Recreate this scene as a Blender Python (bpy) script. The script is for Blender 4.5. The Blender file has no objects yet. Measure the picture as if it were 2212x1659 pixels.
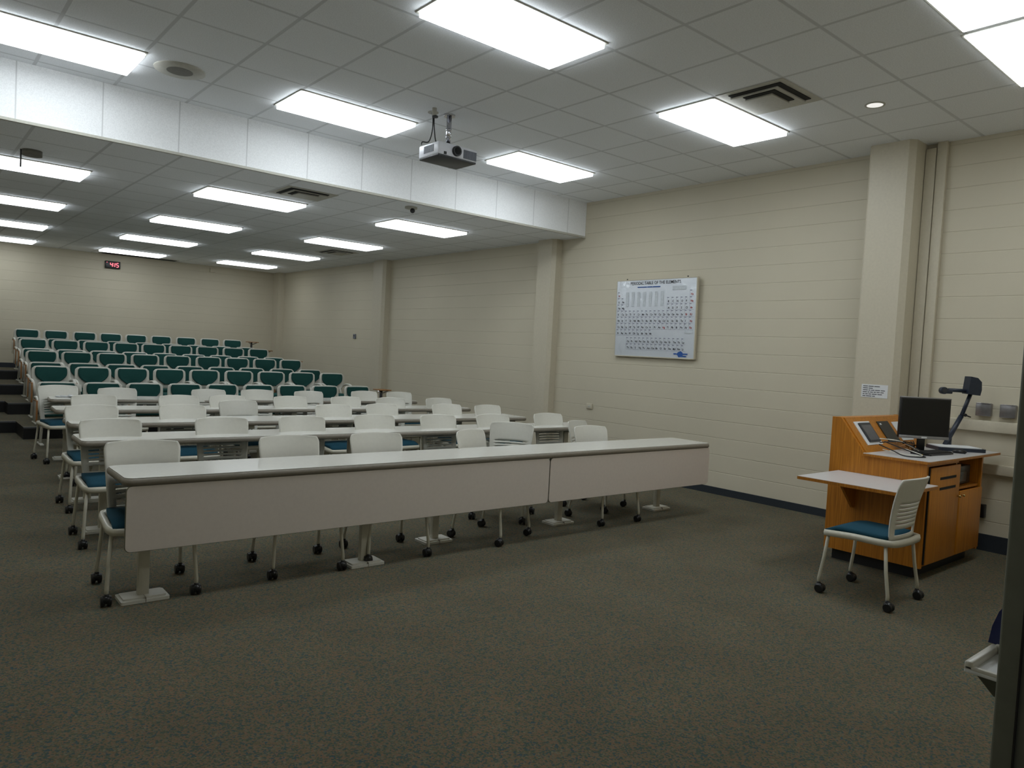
import bpy, bmesh, math, random
from mathutils import Vector, Matrix
random.seed(7)
S = bpy.context.scene
COL = S.collection

# ------------------------------------------------------------------ camera, world, exposure
def cam_axes(yaw, pitch, roll):
    cy, sy, cp, sp = math.cos(yaw), math.sin(yaw), math.cos(pitch), math.sin(pitch)
    f = Vector((sy*cp, cy*cp, sp)); r = Vector((cy, -sy, 0)); u = r.cross(f)
    c, s = math.cos(roll), math.sin(roll)
    return c*r + s*u, -s*r + c*u, f
cd = bpy.data.cameras.new('camera'); cam = bpy.data.objects.new('camera', cd); COL.objects.link(cam)
r_, u_, f_ = cam_axes(0.704, -0.041, 0.0535)
cam.matrix_world = Matrix(((r_.x, u_.x, -f_.x, -7.583), (r_.y, u_.y, -f_.y, -0.400), (r_.z, u_.z, -f_.z, 1.548), (0, 0, 0, 1)))
cd.sensor_width = 36; cd.lens = 36*1587.8/2212; cd.clip_start = 0.02; cd.clip_end = 100
S.camera = cam
W = bpy.data.worlds.new('world'); S.world = W; W.use_nodes = True
W.node_tree.nodes['Background'].inputs[0].default_value = (0.6, 0.62, 0.65, 1)
W.node_tree.nodes['Background'].inputs[1].default_value = 0.12
S.view_settings.view_transform = 'Standard'; S.view_settings.look = 'None'
S.view_settings.gamma = 1; S.view_settings.exposure = 0.0; S.view_settings.use_curve_mapping = False
LAMP = 8.6          # radiance of the fluorescent diffusers
LAMP_COL = (0.90, 0.965, 1.0, 1)

# ------------------------------------------------------------------ materials
def lin(c):
    return tuple((x/12.92 if x <= 0.04045 else ((x+0.055)/1.055)**2.4) for x in [v/255 for v in c]) + (1,)
MATS = {}
class NB:
    def __init__(s, name):
        s.m = bpy.data.materials.new(name); s.m.use_nodes = True; s.t = s.m.node_tree
        s.b = s.t.nodes['Principled BSDF']
    def n(s, ty, **kw):
        nd = s.t.nodes.new(ty)
        for k, v in kw.items():
            if k.startswith('i_'):
                key = k[2:]; key = int(key) if key.isdigit() else key.replace('_', ' ')
                nd.inputs[key].default_value = v
            else: setattr(nd, k, v)
        return nd
    def l(s, a, b): s.t.links.new(a, b)
    def math(s, op, a, b=None, c=None):
        nd = s.n('ShaderNodeMath', operation=op)
        for i, v in enumerate((a, b, c)):
            if v is None: continue
            if isinstance(v, (int, float)): nd.inputs[i].default_value = v
            else: s.l(v, nd.inputs[i])
        return nd.outputs[0]
    def coords(s, kind='Object'):
        return s.n('ShaderNodeTexCoord').outputs[kind]
    def ramp(s, fac, stops):
        nd = s.n('ShaderNodeValToRGB'); e = nd.color_ramp.elements
        while len(e) < len(stops): e.new(0.5)
        for el, (p, c) in zip(e, stops): el.position = p; el.color = c
        s.l(fac, nd.inputs[0]); return nd.outputs[0]
    def bump(s, h, strength=0.3, dist=0.002):
        nd = s.n('ShaderNodeBump'); nd.inputs['Strength'].default_value = strength; nd.inputs['Distance'].default_value = dist
        s.l(h, nd.inputs['Height']); s.l(nd.outputs[0], s.b.inputs['Normal'])
def plain(name, col, rough=0.5, metal=0.0, coat=0.0, noise=0.06, scale=40, bump=0.0, spec=0.5):
    """painted / moulded surface with a light procedural mottling"""
    if name in MATS: return MATS[name]
    k = NB(name); c = lin(col)
    nz = k.n('ShaderNodeTexNoise', i_Scale=scale, i_Detail=3.0); k.l(k.coords(), nz.inputs['Vector'])
    a = tuple(x*(1-noise) for x in c[:3])+(1,); b = tuple(min(1, x*(1+noise)) for x in c[:3])+(1,)
    k.l(k.ramp(nz.outputs['Fac'], [(0.3, a), (0.7, b)]), k.b.inputs['Base Color'])
    k.b.inputs['Roughness'].default_value = rough; k.b.inputs['Metallic'].default_value = metal
    k.b.inputs['Coat Weight'].default_value = coat; k.b.inputs['Specular IOR Level'].default_value = spec
    if bump: k.bump(nz.outputs['Fac'], bump, 0.002)
    MATS[name] = k.m; return k.m
def emissive(name, col, strength):
    k = NB(name); k.b.inputs['Base Color'].default_value = (0.8, 0.8, 0.8, 1)
    k.b.inputs['Emission Color'].default_value = col; k.b.inputs['Emission Strength'].default_value = strength
    k.b.inputs['Roughness'].default_value = 0.4
    return k.m
def block_wall(name, axis, zoff):
    """painted concrete block, 0.406 x 0.203 running bond"""
    k = NB(name); sp = k.n('ShaderNodeSeparateXYZ'); k.l(k.coords(), sp.inputs[0])
    cb = k.n('ShaderNodeCombineXYZ'); k.l(sp.outputs[axis], cb.inputs[0])
    k.l(k.math('SUBTRACT', sp.outputs[2], zoff), cb.inputs[1])
    br = k.n('ShaderNodeTexBrick', offset=0.5, i_Scale=1.0, i_Bias=0.0)
    br.inputs['Mortar Size'].default_value = 0.0045; br.inputs['Mortar Smooth'].default_value = 0.6
    br.inputs['Brick Width'].default_value = 0.4064; br.inputs['Row Height'].default_value = 0.2032
    k.l(cb.outputs[0], br.inputs['Vector'])
    base = lin((205, 197, 176))
    # vertical joints are filled almost flush with paint: the course lines carry the relief
    zz = k.math('FRACT', k.math('DIVIDE', k.math('SUBTRACT', sp.outputs[2], zoff), 0.2032))
    dz = k.math('MULTIPLY', k.math('SUBTRACT', 0.5, k.math('ABSOLUTE', k.math('SUBTRACT', zz, 0.5))), 0.2032)
    hl = k.n('ShaderNodeMapRange', interpolation_type='SMOOTHSTEP'); k.l(dz, hl.inputs[0])
    hl.inputs[1].default_value = 0.0; hl.inputs[2].default_value = 0.006; hl.inputs[3].default_value = 0; hl.inputs[4].default_value = 1
    nz = k.n('ShaderNodeTexNoise', i_Scale=1.1, i_Detail=4.0); k.l(k.coords(), nz.inputs['Vector'])
    nf = k.n('ShaderNodeTexNoise', i_Scale=160.0, i_Detail=2.0); k.l(k.coords(), nf.inputs['Vector'])
    c0 = k.ramp(nz.outputs['Fac'], [(0.3, tuple(x*0.95 for x in base[:3])+(1,)), (0.7, base)])
    mx = k.n('ShaderNodeMix', data_type='RGBA', blend_type='MULTIPLY'); k.l(c0, mx.inputs[6]); mx.inputs[0].default_value = 1
    g = k.ramp(hl.outputs[0], [(0.0, (0.93, 0.92, 0.90, 1)), (1.0, (1, 1, 1, 1))]); k.l(g, mx.inputs[7])
    k.l(mx.outputs[2], k.b.inputs['Base Color']); k.b.inputs['Roughness'].default_value = 0.55
    inv = k.math('SUBTRACT', 1.0, br.outputs['Fac'])
    h = k.math('ADD', k.math('MULTIPLY', hl.outputs[0], 0.9), k.math('ADD', k.math('MULTIPLY', inv, 0.08), k.math('MULTIPLY', nf.outputs['Fac'], 0.10)))
    k.bump(h, 0.6, 0.0045)
    return k.m
def ceiling_tiles(name, x0, y0, T, col):
    k = NB(name); sp = k.n('ShaderNodeSeparateXYZ'); k.l(k.coords(), sp.inputs[0])
    def d(i, o):
        fr = k.math('FRACT', k.math('DIVIDE', k.math('SUBTRACT', sp.outputs[i], o), T))
        return k.math('MULTIPLY', k.math('SUBTRACT', 0.5, k.math('ABSOLUTE', k.math('SUBTRACT', fr, 0.5))), T)
    dm = k.math('MINIMUM', d(0, x0), d(1, y0))
    mr = k.n('ShaderNodeMapRange'); k.l(dm, mr.inputs[0]); mr.inputs[1].default_value = 0.010; mr.inputs[2].default_value = 0.016
    nf = k.n('ShaderNodeTexNoise', i_Scale=120.0, i_Detail=3.0); k.l(k.coords(), nf.inputs['Vector'])
    c = lin(col)
    tile = k.ramp(nf.outputs['Fac'], [(0.35, tuple(x*0.90 for x in c[:3])+(1,)), (0.6, c)])
    mx = k.n('ShaderNodeMix', data_type='RGBA'); k.l(mr.outputs[0], mx.inputs[0])
    mx.inputs[6].default_value = tuple(x*0.72 for x in c[:3])+(1,); k.l(tile, mx.inputs[7])
    k.l(mx.outputs[2], k.b.inputs['Base Color']); k.b.inputs['Roughness'].default_value = 0.9
    k.bump(k.math('ADD', k.math('MULTIPLY', mr.outputs[0], 1.0), k.math('MULTIPLY', nf.outputs['Fac'], 0.3)), 0.5, 0.004)
    return k.m
def carpet(name):
    k = NB(name); co = k.coords()
    v = k.n('ShaderNodeTexVoronoi', i_Scale=130.0); k.l(co, v.inputs['Vector'])
    n1 = k.n('ShaderNodeTexNoise', i_Scale=42.0, i_Detail=3.0); k.l(co, n1.inputs['Vector'])
    n3 = k.n('ShaderNodeTexNoise', i_Scale=2.2, i_Detail=3.0); k.l(co, n3.inputs['Vector'])
    sc = k.n('ShaderNodeSeparateColor'); k.l(v.outputs['Color'], sc.inputs[0])
    yarn = k.ramp(k.math('ADD', k.math('MULTIPLY', sc.outputs[0], 0.55), k.math('MULTIPLY', n1.outputs['Fac'], 0.5)),
        [(0.22, lin((58, 78, 86))), (0.36, lin((70, 82, 70))), (0.5, lin((98, 92, 70))), (0.62, lin((116, 92, 74))), (0.78, lin((94, 96, 80))), (0.9, lin((120, 112, 92)))])
    mx = k.n('ShaderNodeMix', data_type='RGBA', blend_type='MULTIPLY'); mx.inputs[0].default_value = 1; k.l(yarn, mx.inputs[6])
    k.l(k.ramp(n3.outputs['Fac'], [(0.3, (0.9, 0.9, 0.9, 1)), (0.7, (1.05, 1.05, 1.05, 1))]), mx.inputs[7])
    k.l(mx.outputs[2], k.b.inputs['Base Color']); k.b.inputs['Roughness'].default_value = 0.95
    k.b.inputs['Specular IOR Level'].default_value = 0.15
    k.bump(v.outputs['Distance'], 0.5, 0.004)
    return k.m
def oak(name, dark=1.0):
    k = NB(name); mp = k.n('ShaderNodeMapping'); mp.inputs['Scale'].default_value = (110, 110, 3.0); k.l(k.coords(), mp.inputs[0])
    n1 = k.n('ShaderNodeTexNoise', i_Scale=1.0, i_Detail=5.0, i_Distortion=0.6); k.l(mp.outputs[0], n1.inputs['Vector'])
    c = [lin(x) for x in ((158, 98, 22), (186, 118, 30), (204, 136, 44))]
    c = [tuple(v*dark for v in x[:3])+(1,) for x in c]
    k.l(k.ramp(n1.outputs['Fac'], [(0.28, c[0]), (0.52, c[1]), (0.75, c[2])]), k.b.inputs['Base Color'])
    k.b.inputs['Roughness'].default_value = 0.42; k.bump(n1.outputs['Fac'], 0.12, 0.001)
    return k.m
M = dict(
    wall_x=block_wall('painted_block_side', 1, 0.0635), wall_y=block_wall('painted_block_end', 0, 0.0635),
    ceil_a=ceiling_tiles('ceiling_tile_front', -0.594, 3.301, 0.6096, (244, 247, 251)),
    ceil_b=ceiling_tiles('ceiling_tile_rear', -4.87, 8.33, 0.6, (246, 249, 253)),
    carpet=carpet('loop_carpet'), oak=oak('oak_veneer'), oak_edge=oak('oak_edge', 0.85),
    vinyl=plain('black_vinyl_riser', (26, 27, 30), 0.45), nosing=plain('grey_nosing', (86, 88, 92), 0.5),
    base=plain('dark_rubber_base', (44, 50, 57), 0.4),
    shell=plain('warm_white_plastic', (212, 210, 200), 0.38, noise=0.02), steel=plain('white_painted_steel', (196, 192, 176), 0.3, noise=0.03),
    teal=plain('teal_fabric', (26, 66, 82), 0.9, noise=0.2, scale=260, bump=0.4, spec=0.2),
    green=plain('green_fabric', (34, 76, 72), 0.92, noise=0.2, scale=240, bump=0.4, spec=0.2),
    black=plain('black_plastic', (24, 25, 27), 0.32), rubber=plain('black_rubber', (30, 30, 32), 0.6),
    lam=plain('white_laminate', (222, 221, 215), 0.16, noise=0.015, coat=0.3), edge=plain('taupe_edge_band', (136, 129, 117), 0.4),
    skirt=plain('grey_skirt_panel', (220, 210, 201), 0.4, noise=0.02), skirt_edge=plain('skirt_edge', (120, 118, 100), 0.5),
    greylam=plain('grey_laminate', (200, 198, 198), 0.3, noise=0.02), chrome=plain('chrome', (200, 200, 205), 0.18, 1.0),
    alu=plain('brushed_aluminium', (160, 160, 165), 0.3, 0.8), stainless=plain('stainless_plate', (150, 148, 150), 0.35, 0.9),
    proj=plain('projector_white', (222, 224, 232), 0.35, noise=0.02), projgrille=plain('projector_grille', (120, 124, 134), 0.5),
    darkgrey=plain('dark_grey_metal', (52, 54, 58), 0.4), slot=plain('vent_shadow_black', (20, 21, 20), 0.8),
    ventw=plain('vent_white_enamel', (186, 184, 174), 0.5), doc=plain('document_camera_navy', (38, 46, 60), 0.38),
    frame=plain('grey_door_frame', (118, 120, 106), 0.4), paper=plain('white_paper', (226, 228, 230), 0.6, noise=0.02),
    ink=plain('printed_grey_ink', (84, 86, 92), 0.6), inkblack=plain('printed_black_ink', (22, 24, 30), 0.5),
    inkblue=plain('printed_blue_ink', (38, 86, 160), 0.5), inkred=plain('printed_red_ink', (176, 60, 60), 0.5),
    inkline=plain('printed_light_line', (150, 152, 172), 0.6), screen=plain('screen_black', (7, 8, 10), 0.12, noise=0.0),
    lcd=plain('lcd_grey', (92, 92, 96), 0.25), yellow=plain('yellow_tag', (214, 178, 40), 0.5), brass=plain('brass', (200, 176, 120), 0.25, 1.0),
    brown=plain('tablet_brown_edge', (150, 104, 58), 0.5), painted=plain('painted_beige_metal', (200, 192, 172), 0.45, noise=0.03),
    glass=plain('smoked_panel', (78, 86, 92), 0.2), blue=plain('navy_card', (28, 40, 92), 0.5), spk=plain('speaker_grille', (128, 126, 120), 0.7),
    seam=plain('dark_seam', (52, 50, 46), 0.8), bracket=plain('tray_shade_olive', (74, 76, 64), 0.6), lamp=emissive('fluorescent_diffuser', LAMP_COL, LAMP), lamp_rear=emissive('fluorescent_diffuser_rear', LAMP_COL, LAMP*0.62),
    red=emissive('red_led_segments', (1.0, 0.03, 0.08, 1), 2.2), can=emissive('can_light_lens', (1, 0.98, 0.94, 1), 0.75),
)
# glossy crinkled poster film
def poster_mat():
    k = NB('poster_under_film'); nz = k.n('ShaderNodeTexNoise', i_Scale=5.0, i_Detail=4.0, i_Distortion=1.2); k.l(k.coords(), nz.inputs['Vector'])
    k.b.inputs['Base Color'].default_value = lin((214, 220, 228)); k.b.inputs['Roughness'].default_value = 0.5
    k.b.inputs['Coat Weight'].default_value = 1.0; k.b.inputs['Coat Roughness'].default_value = 0.06
    bp = k.n('ShaderNodeBump'); bp.inputs['Strength'].default_value = 0.9; bp.inputs['Distance'].default_value = 0.03
    k.l(nz.outputs['Fac'], bp.inputs['Height']); k.l(bp.outputs[0], k.b.inputs['Coat Normal'])
    return k.m
M['poster'] = poster_mat()
def face_tile():
    k = NB('bulkhead_tile'); sp = k.n('ShaderNodeSeparateXYZ'); k.l(k.coords(), sp.inputs[0])
    fr = k.math('FRACT', k.math('DIVIDE', k.math('ADD', sp.outputs[0], 0.36), 0.645))
    d = k.math('MULTIPLY', k.math('SUBTRACT', 0.5, k.math('ABSOLUTE', k.math('SUBTRACT', fr, 0.5))), 0.645)
    mr = k.n('ShaderNodeMapRange'); k.l(d, mr.inputs[0]); mr.inputs[1].default_value = 0.003; mr.inputs[2].default_value = 0.007
    nf = k.n('ShaderNodeTexNoise', i_Scale=130.0, i_Detail=3.0); k.l(k.coords(), nf.inputs['Vector'])
    c = lin((248, 250, 252)); mx = k.n('ShaderNodeMix', data_type='RGBA'); k.l(mr.outputs[0], mx.inputs[0])
    mx.inputs[6].default_value = tuple(x*0.7 for x in c[:3])+(1,)
    k.l(k.ramp(nf.outputs['Fac'], [(0.35, tuple(x*0.9 for x in c[:3])+(1,)), (0.6, c)]), mx.inputs[7])
    k.l(mx.outputs[2], k.b.inputs['Base Color']); k.b.inputs['Roughness'].default_value = 0.85; k.bump(nf.outputs['Fac'], 0.2, 0.002)
    return k.m
M['bulk'] = face_tile()

# ------------------------------------------------------------------ mesh helpers
class B:
    """collects shapes into one bmesh; mi = material index of what is added next"""
    def __init__(s): s.bm = bmesh.new(); s.mi = 0
    def _tag(s, faces, smooth=False):
        for f in faces: f.material_index = s.mi; f.smooth = smooth
    def box(s, x0, x1, y0, y1, z0, z1, bev=0.0, mat=None, seg=2):
        before = set(s.bm.faces)
        m = Matrix.Translation(((x0+x1)/2, (y0+y1)/2, (z0+z1)/2)) @ Matrix.Diagonal((abs(x1-x0), abs(y1-y0), abs(z1-z0), 1))
        g = bmesh.ops.create_cube(s.bm, size=1, matrix=m)
        if bev:
            es = list({e for v in g['verts'] for e in v.link_edges})
            bmesh.ops.bevel(s.bm, geom=es, offset=bev, segments=seg, affect='EDGES', profile=0.5)
        nf = [f for f in s.bm.faces if f not in before]
        if mat is not None: bmesh.ops.transform(s.bm, matrix=mat, verts=list({v for f in nf for v in f.verts}))
        s._tag(nf, bool(bev)); return s
    def rings(s, rings, cap=True, smooth=True, close=True):
        vs = [[s.bm.verts.new(p) for p in r] for r in rings]; nf = []
        for a, b in zip(vs, vs[1:]):
            n = len(a)
            for i in range(n if close else n-1):
                nf.append(s.bm.faces.new((a[i], a[(i+1) % n], b[(i+1) % n], b[i])))
        s._tag(nf, smooth)
        if cap: s._tag([s.bm.faces.new(list(reversed(vs[0]))), s.bm.faces.new(vs[-1])])
        return s
    def tube(s, pts, r, n=10, cap=True, flat=1.0, r2=None):
        pts = [Vector(p) for p in pts]; rings = []; up = None
        for i, p in enumerate(pts):
            d = (pts[min(i+1, len(pts)-1)] - pts[max(i-1, 0)]).normalized()
            if up is None:
                up = Vector((0, 0, 1)) if abs(d.z) < 0.9 else Vector((0, 1, 0))
            a = d.cross(up)
            a = a.normalized() if a.length > 1e-6 else Vector((1, 0, 0)); b = a.cross(d).normalized(); up = b
            rr = r if r2 is None else r + (r2-r)*i/(len(pts)-1)
            rings.append([p + a*math.cos(t)*rr*flat + b*math.sin(t)*rr for t in [2*math.pi*j/n for j in range(n)]])
        return s.rings(rings, cap)
    def cyl(s, p0, p1, r, n=16, r2=None): return s.tube([p0, p1], r, n, True, 1.0, r2)
    def prism(s, pts, axis, a, b, smooth=False):
        """2D outline extruded along an axis (0: outline is (y,z); 1: (x,z); 2: (x,y))"""
        def P(p, h):
            return {0: (h, p[0], p[1]), 1: (p[0], h, p[1]), 2: (p[0], p[1], h)}[axis]
        before = len(s.bm.faces)
        v0 = [s.bm.verts.new(P(p, a)) for p in pts]; v1 = [s.bm.verts.new(P(p, b)) for p in pts]; n = len(pts); nf = []
        for i in range(n): nf.append(s.bm.faces.new((v0[i], v0[(i+1) % n], v1[(i+1) % n], v1[i])))
        s._tag(nf, smooth); s._tag([s.bm.faces.new(list(reversed(v0))), s.bm.faces.new(v1)]); return s
    def grid(s, fn, us, vs, skip=None, smooth=True):
        V = [[s.bm.verts.new(fn(u, v)) for u in us] for v in vs]; nf = []
        for j in range(len(vs)-1):
            for i in range(len(us)-1):
                if skip and skip((us[i]+us[i+1])/2, (vs[j]+vs[j+1])/2): continue
                nf.append(s.bm.faces.new((V[j][i], V[j][i+1], V[j+1][i+1], V[j+1][i])))
        s._tag(nf, smooth); return s
    def sphere(s, c, r, sc=(1, 1, 1), u=16, v=10):
        before = set(s.bm.faces)
        bmesh.ops.create_uvsphere(s.bm, u_segments=u, v_segments=v, radius=r, matrix=Matrix.Translation(c) @ Matrix.Diagonal((*sc, 1)))
        s._tag([f for f in s.bm.faces if f not in before], True); return s
    def obj(s, name, mats, parent=None, solid=0.0, recalc=True):
        if recalc: bmesh.ops.recalc_face_normals(s.bm, faces=s.bm.faces)
        me = bpy.data.meshes.new(name); s.bm.to_mesh(me); s.bm.free()
        for m in (mats if isinstance(mats, (list, tuple)) else [mats]): me.materials.append(M[m] if isinstance(m, str) else m)
        o = bpy.data.objects.new(name, me); COL.objects.link(o)
        if parent: o.parent = parent
        if solid:
            md = o.modifiers.new('thickness', 'SOLIDIFY'); md.thickness = solid; md.offset = 0
        return o
def rrect(x0, x1, y0, y1, r, n=5):
    out = []
    for cx, cy, a0 in ((x1-r, y1-r, 0), (x0+r, y1-r, 90), (x0+r, y0+r, 180), (x1-r, y0+r, 270)):
        for i in range(n+1):
            a = math.radians(a0 + 90*i/n); out.append((cx+r*math.cos(a), cy+r*math.sin(a)))
    return out
def spline(pts, k=6):
    pts = [Vector(p) for p in pts]; out = []
    for i in range(len(pts)-1):
        p0 = pts[max(i-1, 0)]; p1 = pts[i]; p2 = pts[i+1]; p3 = pts[min(i+2, len(pts)-1)]
        for j in range(k):
            t = j/k
            out.append(0.5*((2*p1)+(-p0+p2)*t+(2*p0-5*p1+4*p2-p3)*t*t+(-p0+3*p1-3*p2+p3)*t**3))
    out.append(pts[-1]); return out
def thing(name, label, cat, loc=(0, 0, 0), rz=0.0, group=None, sc=None):
    o = bpy.data.objects.new(name, None); COL.objects.link(o); o.location = loc; o.rotation_euler = (0, 0, rz)
    o.empty_display_size = 0.1
    return tag(o, label, cat, group)
def tag(o, label, cat, group=None):
    o['label'] = label; o['category'] = cat
    if group: o['group'] = group
    return o
def struct(o): o['kind'] = 'structure'; return o
def dup(root, loc, rz, label, group=None, scale=None):
    """copy a thing, its parts and their sub-parts"""
    r = root.copy(); COL.objects.link(r); r.location = loc; r.rotation_euler = (0, 0, rz); r['label'] = label
    if group: r['group'] = group
    if scale: r.scale = scale
    for ch in list(root.children):
        c = ch.copy(); COL.objects.link(c); c.parent = r
        for g in list(ch.children):
            d = g.copy(); COL.objects.link(d); d.parent = c
    return r
def text_into(b, s, origin, size, right=Vector((0, -1, 0)), up=Vector((0, 0, 1)), align='LEFT', bold=0.0, xs=1.0):
    """flat lettering added to b, on the plane (right, up) through origin"""
    cu = bpy.data.curves.new('lettering', 'FONT'); cu.body = s; cu.size = size; cu.align_x = align; cu.offset = bold; cu.resolution_u = 2
    o = bpy.data.objects.new('lettering', cu); COL.objects.link(o)
    bpy.context.view_layer.update()
    me = bpy.data.meshes.new_from_object(o.evaluated_get(bpy.context.evaluated_depsgraph_get()))
    vs = [b.bm.verts.new(Vector(origin) + right*(v.co.x*xs) + up*v.co.y) for v in me.vertices]
    for p in me.polygons:
        try: f = b.bm.faces.new([vs[i] for i in p.vertices]); f.material_index = b.mi
        except ValueError: pass
    bpy.data.objects.remove(o); bpy.data.curves.remove(cu); bpy.data.meshes.remove(me)

# ------------------------------------------------------------------ the room
XL, YF, YS, YB = -9.2, -0.12, 7.087, 17.92
HA, HB = 3.759, 3.269
TZ = [0.0, 0.17, 0.35, 0.53, 0.71]                 # tier heights
b = B(); b.box(XL, 0, -1.6, YB, -0.12, 0); struct(b.obj('floor', 'carpet'))
# seating tiers (dark vinyl fronts, carpet tops)
seat_y = [None, 11.68, 13.5, 15.25, 16.72]; aisle_y = [None, 12.5, 13.9, 15.6, 17.0]
for k in range(1, 5):
    b = B()
    b.mi = 1; b.box(-6.15, 0, seat_y[k], YB, 0.0 if k == 1 else TZ[k-1], TZ[k]-0.004)
    b.box(XL, -6.15, aisle_y[k], YB, 0.0 if k == 1 else TZ[k-1], TZ[k]-0.004)
    b.mi = 0; b.box(-6.15, 0, seat_y[k]+0.04, YB, TZ[k]-0.004, TZ[k]); b.box(XL, -6.15, aisle_y[k]+0.04, YB, TZ[k]-0.004, TZ[k])
    b.mi = 2; b.box(-6.15, 0, seat_y[k]-0.006, seat_y[k]+0.04, TZ[k]-0.02, TZ[k]+0.001); b.box(XL, -6.15, aisle_y[k]-0.006, aisle_y[k]+0.04, TZ[k]-0.02, TZ[k]+0.001)
    struct(b.obj('floor', ['carpet', 'vinyl', 'nosing']))
# walls
b = B(); b.box(0, 0.2, YF, YB+0.2, 0, HA+0.1)
for (ya, yb, d, zt) in ((2.55, 2.97, 0.30, HA), (7.55, 7.92, 0.16, HB), (12.42, 12.85, 0.16, HB)):
    b.mi = 1
    b.prism([(0, ya), (-d+0.05, ya), (-d, ya+0.05), (-d, yb-0.02), (-d+0.02, yb), (0, yb)], 2, 0, zt)
b.prism([(0, YB), (0, YB-0.35), (-0.16, YB-0.35), (-0.16, YB)], 2, 0, HB)
struct(b.obj('wall_right', ['wall_x', 'painted']))
b = B(); b.box(XL, 0, YB, YB+0.2, 0, HB+0.1); struct(b.obj('wall_back', 'wall_y'))
b = B(); b.box(XL-0.2, XL, -1.6, YB+0.2, 0, HA+0.1); struct(b.obj('wall_left', 'wall_x'))
b = B(); b.box(-6.40, 0, YF-0.15, YF, 0, HA+0.1); b.box(XL, -8.40, YF-0.15, YF, 0, HA+0.1); b.box(-8.40, -6.40, YF-0.15, YF, 2.2, HA+0.1)
struct(b.obj('wall_front', 'wall_y'))
# door opening the photograph was taken from
b = B()
b.box(-6.47, -6.30, -0.30, -0.10, 0, 2.15, 0.004); b.mi = 1; b.box(-6.474, -6.46, -0.1275, -0.1255, 0, 2.15); b.mi = 0
b.box(-8.47, -8.33, -0.30, -0.10, 0, 2.15, 0.004); b.box(-8.47, -6.30, -0.30, -0.10, 2.15, 2.26, 0.004)
struct(b.obj('door_1', ['frame', 'seam']))
# ceilings and bulkhead
b = B(); b.box(XL, 0, -0.27, YS+0.02, HA, HA+0.1); struct(b.obj('ceiling', 'ceil_a'))
b = B(); b.box(XL, 0, YS+0.04, YB, HB, HB+0.1); struct(b.obj('ceiling', 'ceil_b'))
b = B(); b.box(XL, -0.001, YS, YS+0.04, HB-0.002, HA); b.mi = 1; b.box(XL, -0.001, YS-0.012, YS+0.02, HB-0.012, HB+0.012)
struct(b.obj('trim_1', ['bulk', 'ventw']))
# rubber base
b = B(); b.box(-0.012, 0, 2.99, 7.55, 0, 0.084); b.box(-0.012, 0, 7.93, seat_y[1], 0, 0.084); b.box(-0.012, 0, YF, 2.55, 0, 0.15)
b.box(-0.30-0.012, -0.30, 2.58, 2.95, 0, 0.084); struct(b.obj('baseboard_right', 'base'))
b = B(); b.box(XL, -0.16, YB-0.012, YB, TZ[4], TZ[4]+0.1); struct(b.obj('baseboard_back', 'base'))
b = B()
for k in range(1, 5):
    y1 = seat_y[k+1] if k < 4 else YB-0.36
    b.box(-0.012, 0, seat_y[k]+0.01, y1-0.01, TZ[k], TZ[k]+0.09)
struct(b.obj('baseboard_right', 'base'))
# full-height vertical cover strips beside the first pilaster
b = B(); b.box(-0.055, 0, 2.455, 2.545, 0.1, HA-0.05, 0.004); b.box(-0.05, 0, 2.36, 2.447, 0.1, HA, 0.004)
b.mi = 1; b.box(-0.02, 0, 2.446, 2.456, 0.1, HA-0.08); b.box(-0.03, 0, 2.545, 2.553, 0.1, HA-0.05)
struct(b.obj('trim_2', ['painted', 'slot']))

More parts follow.
